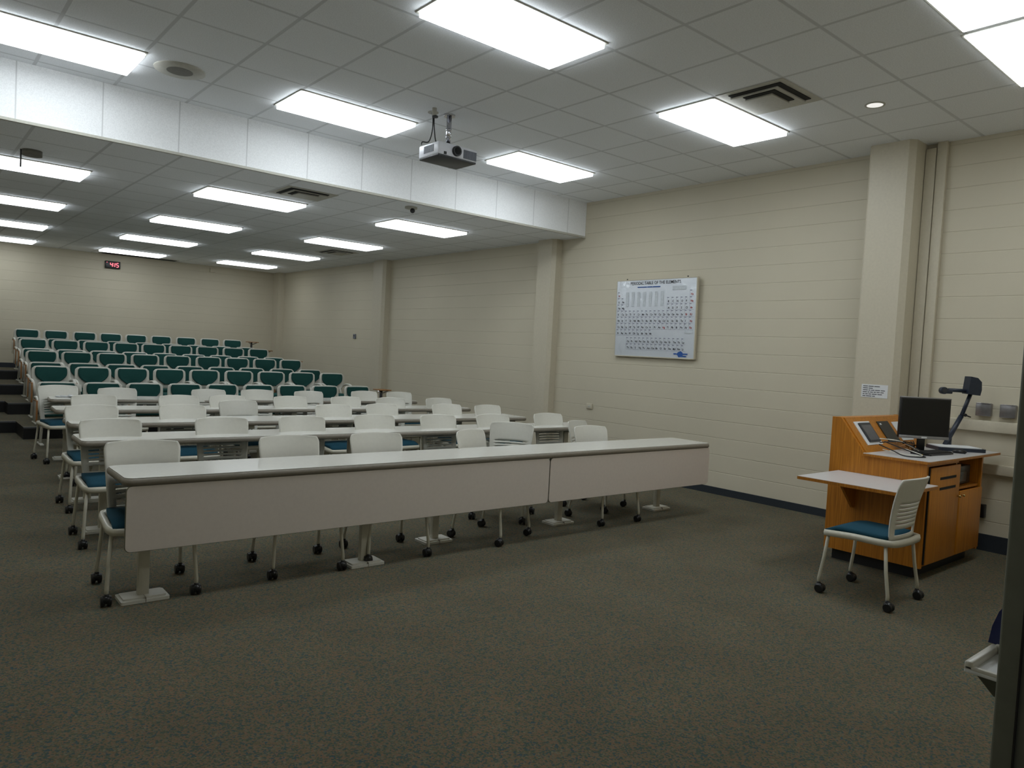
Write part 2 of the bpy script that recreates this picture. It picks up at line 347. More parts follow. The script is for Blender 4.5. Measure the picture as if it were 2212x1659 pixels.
# ------------------------------------------------------------------ ceiling lights
def make_light(m):
    t = thing('ceiling_light', '', 'ceiling light')
    b = B(); W2, D2 = 0.605, 0.302
    for x0, x1, y0, y1 in ((-W2, W2, -D2, -D2+0.018), (-W2, W2, D2-0.018, D2), (-W2, -W2+0.018, -D2, D2), (W2-0.018, W2, -D2, D2)):
        b.box(x0, x1, y0, y1, -0.010, 0.0)
    b.obj('frame', 'ventw', t)
    b = B(); b.box(-0.586, 0.586, -0.284, 0.284, -0.042, -0.001, 0.004); b.obj('diffuser', m, t)      # lens dropped so its glowing sides brighten ceiling and bulkhead
    return t
LG = 'fluorescent troffers in the front ceiling'; LR = 'fluorescent troffers in the rear ceiling'
lights = [
 (-4.375, 3.545, HA, 'large bright fluorescent panel nearest the top centre of the photo, on front ceiling', LG),
 (-1.80, 3.615, HA, 'bright fluorescent panel directly beside the square air diffuser on front ceiling', LG),
 (-4.265, 6.15, HA, 'bright fluorescent panel on front ceiling just left of the hanging projector', LG),
 (-1.78, 6.12, HA, 'bright fluorescent panel on front ceiling just right of the hanging projector', LG),
 (-6.67, 6.32, HA, 'bright fluorescent panel at far left of front ceiling beside the round speaker', LG),
 (-1.72, 1.20, HA, 'bright fluorescent panel at right photo edge, lower of the abutting pair', LG),
 (-2.97, 1.18, HA, 'bright fluorescent panel in top right corner, upper of the abutting pair', LG),
 (-6.68, 3.60, HA, 'unseen fluorescent panel of the front ceiling left of the large top centre panel', LG),  # out-of-view panel, added for the light it gives the front desk
 (-6.55, 8.97, HB, 'largest left-edge fluorescent panel just behind the bulkhead, under the ceiling microphone', LR),
 (-6.36, 11.65, HB, 'left-edge fluorescent panel second behind the bulkhead', LR),
 (-6.18, 14.38, HB, 'left-edge fluorescent panel third behind the bulkhead', LR),
 (-6.00, 17.05, HB, 'left-edge fluorescent panel closest to the back wall', LR),
 (-4.24, 8.64, HB, 'middle-column fluorescent panel just behind the bulkhead, beside a square vent', LR),
 (-4.05, 11.35, HB, 'middle-column fluorescent panel second behind the bulkhead', LR),
 (-3.88, 14.05, HB, 'middle-column fluorescent panel third behind the bulkhead', LR),
 (-3.68, 16.80, HB, 'middle-column fluorescent panel right above the red wall clock', LR),
 (-1.84, 8.52, HB, 'right-column fluorescent panel nearest the bulkhead, below the dome camera', LR),
 (-1.72, 11.10, HB, 'right-column fluorescent panel second behind the bulkhead', LR),
 (-1.60, 13.77, HB, 'right-column fluorescent panel third behind the bulkhead', LR),
 (-1.40, 16.40, HB, 'right-column fluorescent panel nearest the back right corner', LR)]
proto = {}
for x, y, z, lab, g in lights:
    if g not in proto:
        p = proto[g] = make_light('lamp' if z == HA else 'lamp_rear'); p.location = (x, y, z); p['label'] = lab; p['group'] = g
    else: dup(proto[g], (x, y, z), 0, lab, g, (1, 1, 0.25) if y < 2 else None)

# ------------------------------------------------------------------ other ceiling fittings
def diffuser(x0, x1, y0, y1, z, label):
    t = thing('ceiling_vent', label, 'air vent', ((x0+x1)/2, (y0+y1)/2, z), 0, 'square ceiling air diffusers')
    w, d = (x1-x0)/2, (y1-y0)/2
    b = B(); b.box(-w, w, -d, d, -0.006, 0.0); b.obj('plate', 'ventw', t)
    for k, off in enumerate((0.05, 0.16)):           # nested L-shaped throw slots along two sides
        L = B()
        L.prism([(-w+off, -d+off), (w-0.06-off*0.6, -d+off), (w-0.06-off*0.6, -d+off+0.05), (-w+off+0.05, -d+off+0.05), (-w+off+0.05, d-0.06-off*0.6), (-w+off, d-0.06-off*0.6)], 2, -0.012, -0.005)
        L.obj('slot', 'slot', t)
        V = B()
        V.prism([(-w+off+0.05, -d+off+0.05), (w-0.05-off*0.6, -d+off+0.05), (w-0.05-off*0.6, -d+off+0.062), (-w+off+0.062, -d+off+0.062), (-w+off+0.062, d-0.05-off*0.6), (-w+off+0.05, d-0.05-off*0.6)], 2, -0.022, -0.005)
        V.obj('blade', 'ventw', t)
    return t
diffuser(-2.42, -1.80, 2.69, 3.29, HA, 'large square air diffuser with two chevron slots on front ceiling')
diffuser(-4.25, -3.65, 7.50, 8.06, HB, 'square air diffuser just behind the bulkhead on rear ceiling')
diffuser(-1.50, -0.95, 12.0, 12.7, HB, 'small distant square air diffuser near right wall on rear ceiling')
t = thing('linear_vent', 'long slotted air vent on rear ceiling above the red clock', 'air vent', (-3.35, 17.62, HB))
b = B(); b.box(-0.80, 0.80, -0.13, 0.13, -0.008, 0); b.obj('plate', 'ventw', t)
for y in (-0.06, 0.06):
    b = B(); b.box(-0.75, 0.75, y-0.04, y+0.04, -0.014, -0.006); b.obj('slot', 'slot', t)
def disc(b, c, r, z0, z1, n=28): return b.cyl((c[0], c[1], z0), (c[0], c[1], z1), r, n)
t = thing('recessed_can_light', 'small round white recessed light near the pilaster on front ceiling', 'ceiling light', (-1.41, 2.44, HA))
b = B(); n = 28
b.rings([[(r*math.cos(2*math.pi*i/n), r*math.sin(2*math.pi*i/n), z) for i in range(n)] for r, z in ((0.078, 0), (0.078, -0.006), (0.064, -0.007), (0.062, 0.0))], cap=False)
b.obj('trim_ring', 'ventw', t)
b = B(); disc(b, (0, 0), 0.063, -0.004, -0.002); b.obj('lens', 'can', t)
t = thing('ceiling_speaker', 'round flush grey speaker grille on front ceiling beside far left light', 'speaker', (-5.77, 6.22, HA))
b = B(); b.rings([[(r*math.cos(2*math.pi*i/n), r*math.sin(2*math.pi*i/n), z) for i in range(n)] for r, z in ((0.20, 0), (0.198, -0.008), (0.10, -0.012))], cap=False); b.obj('bezel', 'ventw', t)
b = B(); disc(b, (0, 0), 0.102, -0.014, -0.006); b.obj('grille', 'spk', t)
t = thing('dome_camera', 'small white security camera with dark lens on rear ceiling by bulkhead', 'security camera', (-2.75, 7.37, HB))
b = B(); disc(b, (0, 0), 0.075, -0.02, 0, 20); b.obj('mount', 'ventw', t)
b = B(); b.sphere((0.01, -0.02, -0.045), 0.030); b.obj('lens_ball', 'darkgrey', t)
t = thing('ceiling_microphone', 'grey ceiling box with thin drop rod above the left-edge light', 'microphone', (-6.55, 8.20, HB))
b = B(); disc(b, (0, 0), 0.085, -0.05, 0, 20); b.obj('mount', 'spk', t)
b = B(); b.cyl((-0.09, 0.02, 0), (-0.09, 0.02, -0.17), 0.007, 8); b.obj('rod', 'darkgrey', t)
t = thing('ceiling_sensor', 'small round occupancy sensor hanging left of the projector pole', 'sensor', (-3.80, 5.36, HA))
b = B(); disc(b, (0, 0), 0.022, -0.07, 0, 14); b.obj('stem', 'ventw', t)
b = B(); disc(b, (0.01, 0), 0.028, -0.082, -0.068, 14); b.obj('cap', 'darkgrey', t)

# ------------------------------------------------------------------ projector
t = thing('projector', 'white video projector with round dark lens hanging on a chrome ceiling pole', 'projector', (-3.59, 5.42, HA))
b = B(); disc(b, (0, 0), 0.055, -0.015, 0, 20); b.cyl((0, 0, 0), (0, 0, -0.30), 0.024, 16); b.cyl((0, 0, -0.13), (0, 0, -0.15), 0.028, 16); b.cyl((0, 0, -0.20), (0, 0, -0.215), 0.028, 16); b.obj('pole', 'chrome', t)
b = B()
b.box(-0.07, 0.07, -0.07, 0.07, -0.305, -0.285, 0.004); b.tube([(-0.17, -0.10, -0.325), (0, 0, -0.295), (0.17, 0.10, -0.325)], 0.011, 8); b.tube([(-0.17, 0.10, -0.325), (0, 0, -0.295), (0.17, -0.10, -0.325)], 0.011, 8)
b.obj('bracket', 'black', t)
x0, x1, y0, y1, z0, z1 = -0.225, 0.215, -0.18, 0.15, -0.445, -0.315
b = B(); b.box(x0, x1, y0, y1, z0+0.012, z1, 0.014); b.obj('housing', 'proj', t)
b = B(); b.box(x0+0.006, x1-0.006, y0+0.006, y1-0.006, z0, z0+0.02, 0.004); b.obj('underside', 'darkgrey', t)
b = B(); b.cyl((-0.03, y0-0.028, -0.375), (-0.03, y0+0.01, -0.375), 0.046, 24); b.obj('lens_barrel', 'black', t)
b = B(); b.cyl((-0.03, y0-0.030, -0.375), (-0.03, y0-0.022, -0.375), 0.034, 24); b.obj('lens', 'screen', t)
b = B(); b.box(0.055, 0.205, y0-0.003, y0+0.01, -0.42, -0.34)
for i in range(9): b.box(0.06+i*0.016, 0.064+i*0.016, y0-0.007, y0-0.002, -0.417, -0.343)
b.obj('front_grille', 'projgrille', t)
b = B(); b.box(x0-0.003, x0+0.01, -0.10, 0.06, -0.40, -0.335)
for i in range(8): b.box(x0-0.006, x0-0.002, -0.096+i*0.02, -0.091+i*0.02, -0.398, -0.338)
b.obj('side_grille', 'projgrille', t)
b = B(); b.box(-0.165, -0.135, y0-0.004, y0+0.005, -0.425, -0.40, 0.002); b.obj('sensor_window', 'black', t)
t2 = thing('cable_drop', 'thin black cables looping from a ceiling plate to the projector', 'cable', (-3.74, 5.47, HA))
b = B(); disc(b, (0, 0), 0.05, -0.006, 0, 16); b.obj('plate', 'ventw', t2)
b = B(); b.cyl((0, 0, 0), (0, 0, -0.03), 0.02, 12, 0.012)
b.tube(spline([(0, 0, -0.02), (0.0, 0.0, -0.16), (-0.02, 0.02, -0.27), (-0.09, 0.02, -0.29), (-0.10, 0.02, -0.317)]), 0.006, 6)
b.tube(spline([(0.01, 0, -0.02), (0.02, 0.0, -0.15), (0.05, 0.0, -0.27), (0.1, -0.02, -0.30)]), 0.006, 6); b.obj('cable', 'black', t2)

# ------------------------------------------------------------------ wall things
# periodic table poster on the right wall
t = thing('wall_chart', 'large glossy PERIODIC TABLE OF THE ELEMENTS poster hanging on right wall', 'poster', (-0.012, 5.71, 1.60))
PW, PH, LEAN = 0.655, 1.01, math.radians(1.6)
b = B(); b.box(-0.03, -0.004, -PW, PW, 0, PH, 0.003); b.mi = 1
for (a0, a1, c0, c1) in ((-PW-0.004, -PW+0.010, 0, PH), (PW-0.010, PW+0.004, 0, PH)): b.box(-0.034, -0.002, a0, a1, c0, c1)
b.box(-0.034, -0.002, -PW, PW, -0.004, 0.008); b.box(-0.034, -0.002, -PW, PW, PH-0.008, PH+0.004)
board = b.obj('board', ['poster', 'painted'], t)
def PT(u, v): return Vector((-0.0345, PW-0.008-u*(2*PW-0.016), v))       # u 0..1 from the viewer's left, v height
b = B(); text_into(b, 'PERIODIC TABLE OF THE ELEMENTS', PT(0.50, 0.945), 0.055, align='CENTER', bold=0.0003, xs=0.93); b.obj('title', 'inkblack', t)
b = B()
for u0, u1 in ((0.28, 0.40), (0.405, 0.47), (0.475, 0.57)):
    p = PT(u0, 0.905); q = PT(u1, 0.917); b.box(-0.0350, -0.0345, q.y, p.y, p.z, q.z)
b.obj('subtitle', 'inkblue', t)
rows = ['H' + ' '*16 + 'He', None, None, None, None, None, None]
E = {1: {1: 'H', 18: 'He'}, 2: {1: 'Li', 2: 'Be', 13: 'B', 14: 'C', 15: 'N', 16: 'O', 17: 'F', 18: 'Ne'}, 3: {1: 'Na', 2: 'Mg', 13: 'Al', 14: 'Si', 15: 'P', 16: 'S', 17: 'Cl', 18: 'Ar'}}
for r, s in ((4, 'K Ca Sc Ti V Cr Mn Fe Co Ni Cu Zn Ga Ge As Se Br Kr'), (5, 'Rb Sr Y Zr Nb Mo Tc Ru Rh Pd Ag Cd In Sn Sb Te I Xe'), (6, 'Cs Ba La Hf Ta W Re Os Ir Pt Au Hg Tl Pb Bi Po At Rn'), (7, 'Fr Ra Ac Rf Db Sg Bh Hs Mt')):
    E[r] = {i+1: x for i, x in enumerate(s.split())}
cw, ch = 0.0535, 0.083
gb, rb, lb = B(), B(), B()
def cell(u, v, s, red=False):
    text_into(rb if red else gb, s, PT(u+0.010, v+0.014), 0.036, bold=0.0008, xs=0.9)
    p = PT(u, v+ch-0.006); q = PT(u+0.022, v+ch-0.014); lb.box(-0.0349, -0.0345, q.y, p.y, q.z, p.z)
    p = PT(u, v); q = PT(u+cw, v+ch)
    lb.box(-0.0349, -0.0345, q.y, p.y, p.z, p.z+0.0018); lb.box(-0.0349, -0.0345, p.y-0.0018, p.y, p.z, q.z)
for r in E:
    for c, s in E[r].items(): cell(0.018+(c-1)*cw, 0.86-r*ch, s, c == 18 or s in ('H', 'Br', 'Hg'))
for i, s in enumerate('Ce Pr Nd Pm Sm Eu Gd Tb Dy Ho Er Tm Yb Lu'.split()): cell(0.155+i*cw, 0.175, s)
for i, s in enumerate('Th Pa U Np Pu Am Cm Bk Cf Es Fm Md No Lr'.split()): cell(0.155+i*cw, 0.175-ch, s)
gb.obj('element_symbols', 'ink', t); rb.obj('gas_symbols', 'inkred', t); lb.obj('cell_lines', 'inkline', t)
b = B()
for i in range(7):
    p = PT(0.13+i*0.075, 0.66); q = PT(0.165+i*0.075, 0.85); b.box(-0.0347, -0.0345, q.y, p.y, p.z, q.z)
p = PT(0.88, 0.315); q = PT(0.98, 0.355); b.box(-0.0347, -0.0345, q.y, p.y, p.z, q.z)
p = PT(0.72, 0.86); q = PT(0.88, 0.91); b.box(-0.0347, -0.0345, q.y, p.y, p.z, q.z)
b.obj('table_notes', plain('pale_print', (202, 208, 214), 0.6), t)
b = B(); c = PT(0.84, 0.055)
b.prism([(c.y+0.045*math.cos(a)*(1+0.15*math.cos(5*a)), c.z+0.035*math.sin(a)*(1+0.12*math.sin(4*a))) for a in [2*math.pi*i/24 for i in range(24)]], 0, -0.0352, -0.0345)
for u0, u1, v0, v1 in ((0.765, 0.80, 0.05, 0.066), (0.865, 0.93, 0.05, 0.066), (0.845, 0.915, 0.022, 0.038)):
    p = PT(u0, v0); q = PT(u1, v1); b.box(-0.0350, -0.0345, q.y, p.y, p.z, q.z)
b.obj('blue_logo', 'inkblue', t)
for u in (0.12, 0.88):
    b = B(); p = PT(u, PH+0.004); b.box(-0.012, 0.0, p.y-0.006, p.y+0.006, PH, PH+0.022); b.obj('hanger_clip', 'darkgrey', t)
t.rotation_euler = (0, -LEAN, 0)

t = thing('paper_notice', 'white paper notice with six lines of small print taped on beige pilaster', 'notice', (-0.3015, 2.755, 1.31))
b = B(); b.prism([(-0.125, 0.0), (0.125, 0.002), (0.125, 0.128), (-0.125, 0.128)], 0, -0.001, 0.0); b.obj('sheet', 'paper', t)
b = B(); random.seed(5)
for i, (n, L) in enumerate(((3, 0.165), (2, 0.10), (5, 0.215), (6, 0.205), (5, 0.19), (3, 0.125))):
    y = 0.11; z = 0.110-i*0.019; ws = [random.uniform(0.6, 1.4) for _ in range(n)]; tot = sum(ws)
    for w in ws:
        wl = L*w/tot; b.box(-0.0016, -0.001, y-wl+0.006, y, z-0.004, z+0.004); y -= wl
b.obj('print', 'ink', t)

for y, lab in ((1.895, 'small stainless steel wall box nearer the document camera'), (1.705, 'small stainless steel wall box farther right, beside the door frame')):
    t = thing('wall_box', lab, 'electrical box', (0, y, 1.215), 0, 'stainless wall boxes above the raceway')
    b = B(); b.box(-0.05, 0, -0.062, 0.062, 0, 0.115, 0.006); b.obj('cover', 'stainless', t)
    b = B(); b.box(-0.056, -0.02, -0.058, 0.058, 0.112, 0.118, 0.002); b.obj('hood_edge', 'chrome', t)
b = B(); b.box(-0.055, 0, 1.30, 2.33, 1.075, 1.175, 0.006); tag(b.obj('wall_raceway', 'painted'), 'upper beige horizontal raceway below the stainless wall boxes', 'raceway', 'beige wall raceways')
b = B(); b.box(-0.055, 0, 1.30, 2.30, 0.70, 0.79, 0.006); tag(b.obj('wall_raceway', 'painted'), 'lower beige horizontal raceway at podium worktop height', 'raceway', 'beige wall raceways')
t = thing('outlet_box', 'black outlet box low on right wall beside the wooden podium', 'outlet', (0, 1.88, 0.30))
b = B(); b.box(-0.06, 0, -0.06, 0.06, 0, 0.12, 0.006); b.obj('housing', 'black', t)
b = B(); b.box(-0.063, -0.058, -0.03, 0.03, 0.035, 0.085, 0.003); b.obj('socket', 'rubber', t)
b = B(); b.tube(spline([(-0.02, 1.93, 0.26), (-0.03, 1.955, 0.18), (-0.03, 1.925, 0.09), (-0.03, 1.95, 0.012)]), 0.006, 6); tag(b.obj('power_cable', 'rubber'), 'thin black cable hanging to the floor behind the podium', 'cable')
t = thing('wall_outlet', 'small cream wall outlet plate with shadow line on right wall above desks', 'outlet', (0, 6.80, 0.83))
b = B(); b.box(-0.02, 0, -0.055, 0.055, 0, 0.075, 0.004); b.obj('plate', 'painted', t)
b = B(); b.box(-0.022, -0.018, -0.02, 0.02, 0.02, 0.05, 0.003); b.obj('socket', 'ventw', t)
t = thing('thermostat', 'small grey thermostat on right wall between the far pilasters', 'thermostat', (0, 13.78, 1.69))
b = B(); b.box(-0.03, 0, -0.045, 0.045, 0, 0.10, 0.005); b.obj('housing', 'projgrille', t)
b = B(); b.box(-0.033, -0.028, -0.025, 0.025, 0.05, 0.08, 0.002); b.obj('display', 'darkgrey', t)
b = B(); b.box(-1.74, -1.62, YB-0.05, YB, 3.12, 3.22, 0.005); tag(b.obj('wall_sensor', 'painted'), 'small beige sensor box high on the back wall', 'sensor')

# red LED clock
t = thing('digital_clock', 'black digital clock with red digits 4:15 high on back wall', 'clock', (-3.835, YB, 2.96))
b = B(); b.box(-0.150, 0.150, -0.06, 0, 0, 0.16, 0.006); b.obj('case', 'black', t)
b = B(); b.box(-0.135, 0.135, -0.064, -0.058, 0.014, 0.146, 0.002); b.obj('face', 'darkgrey', t)
def seg(b, cx, cz, w, h, on, th=0.013):
    H = {'a': (0, h), 'g': (0, 0), 'd': (0, -h)}; sl = 0.08
    def sh(x, z): return (cx + x + sl*z, cz + z)
    for k in on:
        if k in H:
            z = H[k][1]; pts = [sh(-w+th*0.4, z-th/2), sh(w-th*0.4, z-th/2), sh(w-th*0.4, z+th/2), sh(-w+th*0.4, z+th/2)]
        else:
            x = {'b': w, 'c': w, 'e': -w, 'f': -w}[k]; za, zb_ = (0, h) if k in 'bf' else (-h, 0)
            pts = [sh(x-th/2, za+th*0.3), sh(x+th/2, za+th*0.3), sh(x+th/2, zb_-th*0.3), sh(x-th/2, zb_-th*0.3)]
        b.prism(pts, 1, -0.068, -0.063)
b = B(); seg(b, -0.030, 0.08, 0.022, 0.044, 'fgbc'); seg(b, 0.022, 0.08, 0.018, 0.044, 'bc'); seg(b, 0.090, 0.08, 0.022, 0.044, 'afgcd')
for z in (0.06, 0.10): b.box(0.006, 0.016, -0.068, -0.063, z-0.006, z+0.006)
b.box(-0.125, -0.110, -0.068, -0.063, 0.122, 0.132); b.obj('digits', 'red', t)

# ------------------------------------------------------------------ tray on the door frame, right photo edge
t = thing('wall_tray', 'small white open tray with navy upright back beside the grey door frame', 'tray', (-6.0, -0.12, 0.985))
b = B(); b.box(0, 0.17, 0, 0.20, 0, 0.008, 0.002); b.obj('tray_floor', 'paper', t)
b = B(); b.box(0, 0.17, 0.185, 0.20, 0.006, 0.022, 0.003); b.box(0, 0.010, 0, 0.20, 0.006, 0.014, 0.002); b.box(0.01, 0.14, 0.10, 0.106, 0.008, 0.014); b.obj('rim', 'shell', t)
b = B(); b.box(0.140, 0.165, 0.0, 0.190, 0.006, 0.026, 0.002); b.mi = 1; b.box(0.134, 0.141, 0.13, 0.178, 0.008, 0.022); b.obj('end_block', ['ventw', 'black'], t)
b = B(); b.prism([(0.0, 0.024), (0.205, 0.024), (0.200, 0.06), (0.190, 0.092), (0.178, 0.112), (0.14, 0.13), (0.0, 0.14)], 0, 0.148, 0.157); b.obj('back_plate', 'blue', t)
b = B(); b.prism([(0.0, 0.0), (0.18, 0.0), (0.15, -0.03), (0.0, -0.05)], 0, 0.006, 0.15); b.obj('shade_bracket', 'bracket', t)  # wedge whose dark colour stands in for the shade below the tray

# ------------------------------------------------------------------ podium
t = thing('podium', 'oak veneer teaching podium with grey worktop and two doors by right wall', 'podium', (-1.63, 1.75, 0))
# local frame: x to the right (0..1.21), y away (0..0.75)
prof = [(0, 0.09), (0.75, 0.09), (0.75, 1.175), (0.68, 1.175), (0.475, 0.905), (0.475, 0.885), (0, 0.885)]
b = B(); b.prism(prof, 0, 0, 0.03); b.obj('side_panel', 'oak', t)
b = B(); b.prism(prof, 0, 1.18, 1.21); b.obj('side_panel', 'oak', t)
b = B(); b.box(0.03, 1.18, 0.72, 0.75, 0.09, 1.16); b.box(0.03, 1.18, 0.02, 0.73, 0.09, 0.12); b.box(0.64, 0.665, 0.02, 0.70, 0.12, 0.885)
b.box(0.03, 0.64, 0.0, 0.70, 0.865, 0.885); b.box(0.665, 1.18, 0.02, 0.70, 0.635, 0.655); b.box(0.03, 1.18, 0.665, 0.75, 1.15, 1.172); b.obj('carcass', 'oak', t)
b = B(); b.box(0.05, 1.16, 0.07, 0.70, 0, 0.09); b.obj('toe_kick', 'vinyl', t)
b = B(); b.prism([(0.475, 0.90), (0.675, 1.163), (0.665, 1.17), (0.465, 0.907)], 0, 0.03, 1.18); b.obj('sloped_panel', 'oak', t)
b = B(); b.mi = 0; b.prism(rrect(-0.03, 1.55, -0.03, 0.475, 0.012, 3), 2, 0.888, 0.906); b.mi = 1; b.prism(rrect(-0.026, 1.546, -0.026, 0.474, 0.012, 3), 2, 0.9055, 0.9095); b.obj('worktop', ['oak_edge', 'greylam'], t)
d = B(); d.box(0.04, 0.635, -0.018, 0.002, 0.115, 0.855, 0.002); dl = d.obj('door', 'oak', t)
d = B(); d.box(0.665, 1.175, -0.018, 0.002, 0.115, 0.63, 0.002); dr = d.obj('door', 'oak', t)
for z in (0.765, 0.685):
    b = B(); b.box(0.22, 0.55, -0.0195, -0.0175, z-0.010, z+0.010); b.obj('slot', 'slot', dl)
for par, x in ((dl, 0.607), (dr, 0.695)):
    b = B(); b.cyl((x, -0.018, 0.60), (x, -0.032, 0.60), 0.006, 10); b.sphere((x, -0.036, 0.60), 0.011, u=12, v=8); b.obj('knob', 'brass', par)
b = B(); b.box(0.030, 0.040, -0.012, 0.002, 0.12, 0.86); b.obj('hinge_gap', 'slot', t)
# panels let into the slope
def slope_pt(x, s, lift=0.0):      # s 0 bottom .. 1 top along the slope
    n = Vector((0, -0.7958, 0.6055)); return Vector((x, 0.465+0.2*s, 0.907+0.263*s)) + n*lift
def slope_box(name, x0, x1, s0, s1, l0, l1, m, par):
    b = B(); P = [slope_pt(x, s, l) for l in (l0, l1) for x, s in ((x0, s0), (x1, s0), (x1, s1), (x0, s1))]
    v = [b.bm.verts.new(p) for p in P]
    for f in ((0, 1, 2, 3), (4, 5, 6, 7), (0, 1, 5, 4), (1, 2, 6, 5), (2, 3, 7, 6), (3, 0, 4, 7)): b.bm.faces.new([v[i] for i in f])
    return b.obj(name, m, par)
cp = slope_box('control_panel', 0.125, 0.405, 0.20, 0.87, 0.001, 0.006, 'paper', t); cp['label'] = 'white plate with grey touch screen'
slope_box('bezel', 0.175, 0.375, 0.27, 0.81, 0.006, 0.018, 'darkgrey', cp); slope_box('touch_screen', 0.190, 0.360, 0.31, 0.74, 0.018, 0.019, 'lcd', cp)
kp = slope_box('connector_panel', 0.545, 0.765, 0.24, 0.85, 0.001, 0.007, 'black', t); slope_box('sticker', 0.575, 0.605, 0.74, 0.79, 0.007, 0.008, 'paper', kp)
slope_box('blank_plate', 0.835, 1.06, 0.25, 0.82, 0.001, 0.005, 'paper', t)
# fold-out side shelf
b = B(); b.mi = 0; b.prism(rrect(-0.67, 0.0, -0.09, 0.67, 0.012, 3), 2, 0.715, 0.737); b.mi = 1; b.prism(rrect(-0.667, -0.003, -0.087, 0.667, 0.01, 3), 2, 0.7365, 0.7400); sh = b.obj('side_shelf', ['oak_edge', 'greylam'], t)
for y in (0.08, 0.52):
    b = B(); b.prism([(-0.30, 0.713), (0, 0.713), (0, 0.46), (-0.03, 0.46)], 1, y, y+0.02); b.obj('shelf_bracket', 'oak_edge', sh)
t = thing('video_deck', 'dark electronic deck with glassy front inside the podium upper bay', 'equipment', (-0.73, 1.80, 0.656))
b = B(); b.box(-0.20, 0.17, 0, 0.40, 0.008, 0.16, 0.006); b.obj('case', 'black', t)
b = B(); b.box(-0.18, 0.08, -0.004, 0.002, 0.03, 0.11, 0.002); b.obj('front_glass', 'glass', t)
b = B()
for x in (-0.17, 0.14):
    for y in (0.04, 0.36): b.cyl((x, y, 0), (x, y, 0.01), 0.015, 10)
b.obj('feet', 'rubber', t)

# ------------------------------------------------------------------ things on the podium
WT = 0.9095
mz = math.radians(-43)
t = thing('monitor', 'black flat screen monitor with silver lower bezel standing on podium worktop', 'monitor', (-0.985, 2.03, WT), mz)
b = B(); b.box(-0.205, 0.205, 0, 0.035, 0.115, 0.455, 0.006); b.obj('housing', 'black', t)
b = B(); b.box(-0.192, 0.192, -0.002, 0.002, 0.145, 0.440); b.obj('screen', 'screen', t)
b = B(); b.box(-0.203, 0.203, -0.006, 0.003, 0.113, 0.137, 0.002); b.box(-0.205, 0.205, -0.002, 0.03, 0.450, 0.460, 0.002); b.obj('silver_bezel', 'alu', t)
b = B(); b.box(-0.022, 0.022, -0.008, -0.005, 0.119, 0.131); b.obj('badge', 'paper', t)
b = B(); b.box(-0.03, 0.03, 0.03, 0.055, 0.0, 0.28, 0.004); b.prism(rrect(-0.10, 0.10, -0.05, 0.10, 0.03), 2, 0, 0.012); b.obj('stand', 'black', t)
t = thing('keyboard', 'black computer keyboard lying on podium worktop before the monitor', 'keyboard', (-1.03, 1.94, WT), math.radians(-6))
b = B(); b.prism(rrect(-0.21, 0.21, -0.075, 0.075, 0.015), 2, 0.002, 0.016); b.obj('case', 'black', t)
b = B()
for j in range(5):
    for i in range(18): b.box(-0.20+i*0.0222, -0.182+i*0.0222, -0.064+j*0.026, -0.042+j*0.026, 0.016, 0.023)
b.obj('keys', 'rubber', t)['kind'] = 'stuff'
t = thing('computer_mouse', 'small black mouse right of the keyboard on podium worktop', 'mouse', (-0.66, 1.86, WT), math.radians(20))
b = B(); b.sphere((0, 0, 0.014), 0.034, (0.9, 1.6, 0.62)); b.box(-0.025, 0.025, -0.045, 0.045, 0, 0.006, 0.003); b.obj('body', 'black', t)
t = thing('document_camera', 'dark document camera with tilted arm, boxy head and lamp arm on podium', 'document camera', (-0.40, 1.98, WT), mz)
b = B(); b.prism(rrect(-0.20, 0.20, -0.13, 0.13, 0.03), 2, 0, 0.030); b.obj('base', 'doc', t)
b = B(); b.prism(rrect(-0.185, 0.17, -0.115, 0.115, 0.02), 2, 0.030, 0.036); b.obj('stage', 'paper', t)
b = B(); b.box(-0.018, 0.018, 0.10, 0.128, 0, 0.1); b.obj('arm_foot', 'doc', t)
b = B(); b.tube([(-0.04, 0.10, 0.03), (0.085, 0.10, 0.30)], 0.021, 10); b.tube([(0.08, 0.10, 0.28), (0.150, 0.09, 0.52)], 0.017, 10); b.obj('arm', 'doc', t)
b = B(); b.cyl((0.10, 0.08, 0.31), (0.10, 0.06, 0.31), 0.014, 10); b.tube([(0.10, 0.07, 0.31), (0.145, 0.06, 0.295)], 0.006, 8); b.obj('clamp_lever', 'black', t)
b = B(); b.prism([(0.085, 0.50), (0.19, 0.49), (0.20, 0.54), (0.195, 0.61), (0.16, 0.645), (0.10, 0.655)], 1, 0.02, 0.12, False); b.obj('head', 'doc', t)
b = B(); b.tube([(0.10, 0.07, 0.525), (-0.06, 0.07, 0.525)], 0.017, 10); b.cyl((-0.105, 0.09, 0.518), (-0.105, 0.045, 0.518), 0.031, 20); b.box(-0.105, -0.03, 0.05, 0.09, 0.492, 0.525, 0.008); b.obj('lamp_arm', 'doc', t)
b = B(); b.cyl((-0.105, 0.046, 0.518), (-0.105, 0.042, 0.518), 0.02, 16); b.obj('lamp_cap', 'darkgrey', t)
t = thing('cable_tangle', 'loops of thin black and white cables on podium worktop left corner', 'cable', (-1.42, 1.97, WT))
